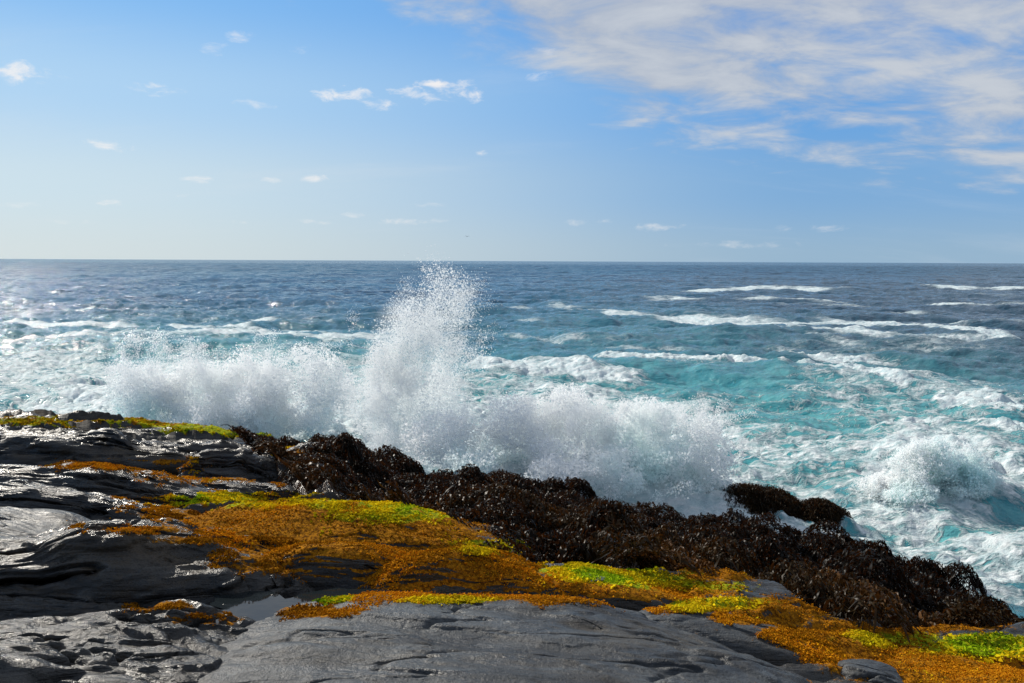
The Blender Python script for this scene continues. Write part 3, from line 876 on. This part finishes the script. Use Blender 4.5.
# ------------------------------------------------------------------ gull
def gull():
    me = bpy.data.meshes.new('seagull')
    V, F = [], []
    prof = [(-.24, .01), (-.2, .03), (-.08, .065), (.05, .07), (.15, .045), (.2, .05), (.25, .035), (.3, .006)]
    for x, r in prof:
        for k in range(8):
            a = k * math.pi / 4; V.append((x, r * math.cos(a), r * math.sin(a)))
    for i in range(len(prof) - 1):
        for k in range(8): F.append((i * 8 + k, i * 8 + (k + 1) % 8, i * 8 + 8 + (k + 1) % 8, i * 8 + 8 + k))
    for s in (-1, 1):
        b = len(V)
        st = [(.03, .0, .10, .09, .03), (.25, .10, .11, .08, .02), (.45, .10, .08, .06, .016), (.68, .02, .01, .02, .008)]
        for yy, zz, xc, ch, th in st:
            for dx, dz in ((ch, 0), (0, th), (-ch, 0), (0, -th)): V.append((xc - .06 + dx, s * yy, zz + .02 + dz))
        for i in range(3):
            for k in range(4): F.append((b + i * 4 + k, b + i * 4 + (k + 1) % 4, b + i * 4 + 4 + (k + 1) % 4, b + i * 4 + 4 + k))
    me.from_pydata(V, [], F)
    m, nt, out = material('gull_feathers')
    n = nt.noise(nt.pos(), 9, 2)
    principled(nt, out, Base_Color=nt.mix(n, (.05, .05, .06), (.14, .14, .15)), Roughness=.7)
    o = link('seagull', me, m); o.location = at_depth(467, 236.5, 200); o.rotation_euler = (R(4), 0, R(75))
    tag(o, 'tiny dark gull gliding low over the horizon above the tall plume', 'bird')


gull()

# ------------------------------------------------------------------ sky, sun, camera
W = bpy.data.worlds.new('World'); C.world = W; W.use_nodes = True
W.node_tree.nodes.clear()
nt = NT(W.node_tree)
out = nt.new('ShaderNodeOutputWorld'); bg = nt.new('ShaderNodeBackground')
sky = nt.new('ShaderNodeTexSky', sky_type='NISHITA')
sky.sun_disc = False; sky.sun_elevation = SUN_EL; sky.sun_rotation = SUN_AZ % (2 * math.pi)
sky.altitude = 0; sky.air_density = 1.0; sky.dust_density = .6; sky.ozone_density = 1.6
tc = nt.new('ShaderNodeTexCoord'); sep = nt.new('ShaderNodeSeparateXYZ'); nt.l.new(tc.outputs['Generated'], sep.inputs[0])
az = nt.math('ARCTAN2', sep.outputs[0], sep.outputs[1]); el = nt.math('ARCSINE', sep.outputs[2])
csun = nt.math('COSINE', nt.math('SUBTRACT', az, SUN_AZ))
sunside = nt.ss(csun, .35, 1.0)
def ramp(stops):
    n = nt.new('ShaderNodeValToRGB'); cr = n.color_ramp; cr.interpolation = 'EASE'
    while len(cr.elements) < len(stops): cr.elements.new(.5)
    for e, (p, c) in zip(cr.elements, stops): e.position = p; e.color = (*c, 1)
    nt.l.new(nt.math('DIVIDE', el, math.pi / 2, clamp=True), n.inputs[0])
    return n.outputs[0]
warm = ramp([(0, (.60, .70, .74)), (.05, (.57, .71, .80)), (.11, (.41, .63, .86)), (.18, (.21, .48, .86)), (.4, (.14, .23, .40)), (1, (.10, .15, .26))])
cool = ramp([(0, (.29, .45, .61)), (.05, (.19, .39, .67)), (.11, (.12, .35, .73)), (.18, (.08, .285, .71)), (.4, (.12, .20, .37)), (1, (.10, .15, .26))])
air = nt.mix(sunside, cool, warm)
airs = nt.new('ShaderNodeVectorMath', operation='SCALE'); nt.l.new(air, airs.inputs[0]); airs.inputs[3].default_value = 10.0
hs = nt.new('ShaderNodeMix', data_type='RGBA'); hs.inputs[0].default_value = .94
nt.l.new(sky.outputs[0], hs.inputs[6]); nt.l.new(airs.outputs[0], hs.inputs[7])
zc = nt.math('ADD', nt.math('MAXIMUM', sep.outputs[2], 0.), .24)
cv = nt.new('ShaderNodeCombineXYZ')
nt.l.new(nt.math('DIVIDE', sep.outputs[0], zc), cv.inputs[0]); nt.l.new(nt.math('DIVIDE', sep.outputs[1], zc), cv.inputs[1])
cm = nt.mapping(cv.outputs[0], (1, 1.5, 1), (0, 0, R(-18)))
cn = nt.noise(cm, 3.6, 10, .6, .35); cn2 = nt.noise(cm, 1.3, 4, .5)
AE = lambda px, py: (math.atan(ray(px, py)[0]), math.atan(-ray(px, py)[1] * math.cos(math.atan(ray(px, py)[0]))))
# cloud deck high on the right: lower rim runs down to the right
a0, e0 = AE(540, 92); a1, e1 = AE(1024, 150)
rim = nt.math('ADD', nt.math('MULTIPLY', nt.math('SUBTRACT', az, a0), (e1 - e0) / (a1 - a0)), e0)
lf = nt.lin(az, AE(500, 40)[0], AE(660, 40)[0], -.45, .32)
dk = nt.math('ADD', nt.math('MULTIPLY', nt.math('SUBTRACT', el, rim), 13.0), lf)
dk = nt.math('MINIMUM', dk, .74)
dens = nt.math('ADD', dk, nt.math('MULTIPLY', nt.math('SUBTRACT', nt.math('ADD', nt.math('MULTIPLY', cn, .8), nt.math('MULTIPLY', cn2, .4)), .62), 3.5))
deck = nt.math('MULTIPLY', nt.ss(dens, -.15, .85), .92)
# small cumulus
SM = [(345, 95, 30, 8, .85), (375, 104, 22, 6, .7), (440, 90, 44, 12, .95), (410, 92, 24, 8, .8), (105, 146, 24, 7, .95), (10, 72, 34, 10, .8), (158, 90, 26, 6, .6), (240, 38, 15, 7, .45), (483, 153, 8, 4, .7), (197, 180, 15, 4, .6),
      (318, 179, 17, 4, .7), (185, 195, 12, 3, .5), (110, 203, 12, 3, .6), (412, 222, 36, 4, .5), (660, 226, 26, 5, .5), (355, 215, 16, 3, .4), (585, 222, 24, 4, .4), (740, 245, 60, 4, .35), (215, 48, 18, 7, .45), (300, 48, 12, 5, .4), (255, 105, 20, 5, .4), (548, 52, 18, 4, .4), (540, 78, 14, 6, .5), (225, 222, 20, 3, .35), (70, 222, 24, 3, .35), (310, 222, 20, 3, .4), (820, 228, 40, 4, .35), (430, 205, 20, 3, .3), (270, 180, 12, 3, .4), (20, 205, 20, 3, .3)]
cn3 = nt.noise(nt.mapping(tc.outputs['Generated'], (1, 1, 2.4)), 38, 7, .62, .4)
sm = None
for px, py, rx, ry, am in SM:
    a, e = AE(px, py); ra, re = rx / FPX, ry / FPX
    dx = nt.math('DIVIDE', nt.math('SUBTRACT', az, a), ra); dy = nt.math('DIVIDE', nt.math('SUBTRACT', el, e), re)
    f = nt.math('SUBTRACT', 1., nt.math('ADD', nt.math('MULTIPLY', dx, dx), nt.math('MULTIPLY', dy, dy)))
    f = nt.math('MULTIPLY', nt.ss(nt.math('ADD', nt.math('MAXIMUM', f, -1.2), nt.math('MULTIPLY', nt.math('SUBTRACT', cn3, .52), 6.0)), .0, 1.9), nt.math('MULTIPLY', am, .9) if False else am * .9)
    f = nt.math('MULTIPLY', f, nt.ss(nt.math('ADD', nt.math('MULTIPLY', dx, dx), nt.math('MULTIPLY', dy, dy)), 1.2, 2.6, 1., 0.))
    sm = f if sm is None else nt.math('MAXIMUM', sm, f)
# thin veil streaks
veil = nt.math('MULTIPLY', nt.ss(nt.noise(nt.mapping(cv.outputs[0], (.7, 2.2, 1), (0, 0, R(-12))), .9, 7, .6, .4), .5, .8), .25)
CK = 1.0
deckc = nt.mix(nt.ss(cn, .35, .7), (4.0 * CK, 4.5 * CK, 5.4 * CK), (5.7 * CK, 6.0 * CK, 6.4 * CK))
c1 = nt.mix(veil, hs.outputs[2], (7., 7.4, 7.8))
c2 = nt.mix(deck, c1, deckc)
c3 = nt.mix(sm, c2, (9.3, 8.9, 8.6))
nt.l.new(c3, bg.inputs['Color']); bg.inputs['Strength'].default_value = .10
nt.l.new(bg.outputs[0], out.inputs['Surface'])

sl = bpy.data.lights.new('sun', 'SUN'); sl.energy = 5.0; sl.angle = R(.5); sl.color = (1, .93, .82)
so = bpy.data.objects.new('sun', sl); COL.objects.link(so)
sd = Vector((math.sin(SUN_AZ) * math.cos(SUN_EL), math.cos(SUN_AZ) * math.cos(SUN_EL), math.sin(SUN_EL)))
so.rotation_euler = sd.to_track_quat('Z', 'Y').to_euler(); so.location = sd * 50

cam = bpy.data.cameras.new('camera'); cam.sensor_width = 36; cam.lens = 36 * FPX / 1024; cam.clip_start = .1; cam.clip_end = 120000
co = bpy.data.objects.new('camera', cam); COL.objects.link(co)
co.matrix_world = Matrix.Translation((0, 0, CAMZ)) @ Matrix.Rotation(math.pi / 2 - PITCH, 4, 'X') @ Matrix.Rotation(ROLL, 4, 'Z')
C.camera = co

C.view_settings.view_transform = 'Standard'; C.view_settings.look = 'None'
C.view_settings.exposure = .05; C.view_settings.gamma = 1
cy = C.cycles
cy.max_bounces = 24; cy.diffuse_bounces = 16; cy.transmission_bounces = 20; cy.glossy_bounces = 3; cy.volume_bounces = 8; cy.transparent_max_bounces = 12
cy.volume_step_rate = 2.0; cy.volume_max_steps = 128
cy.use_denoising = True
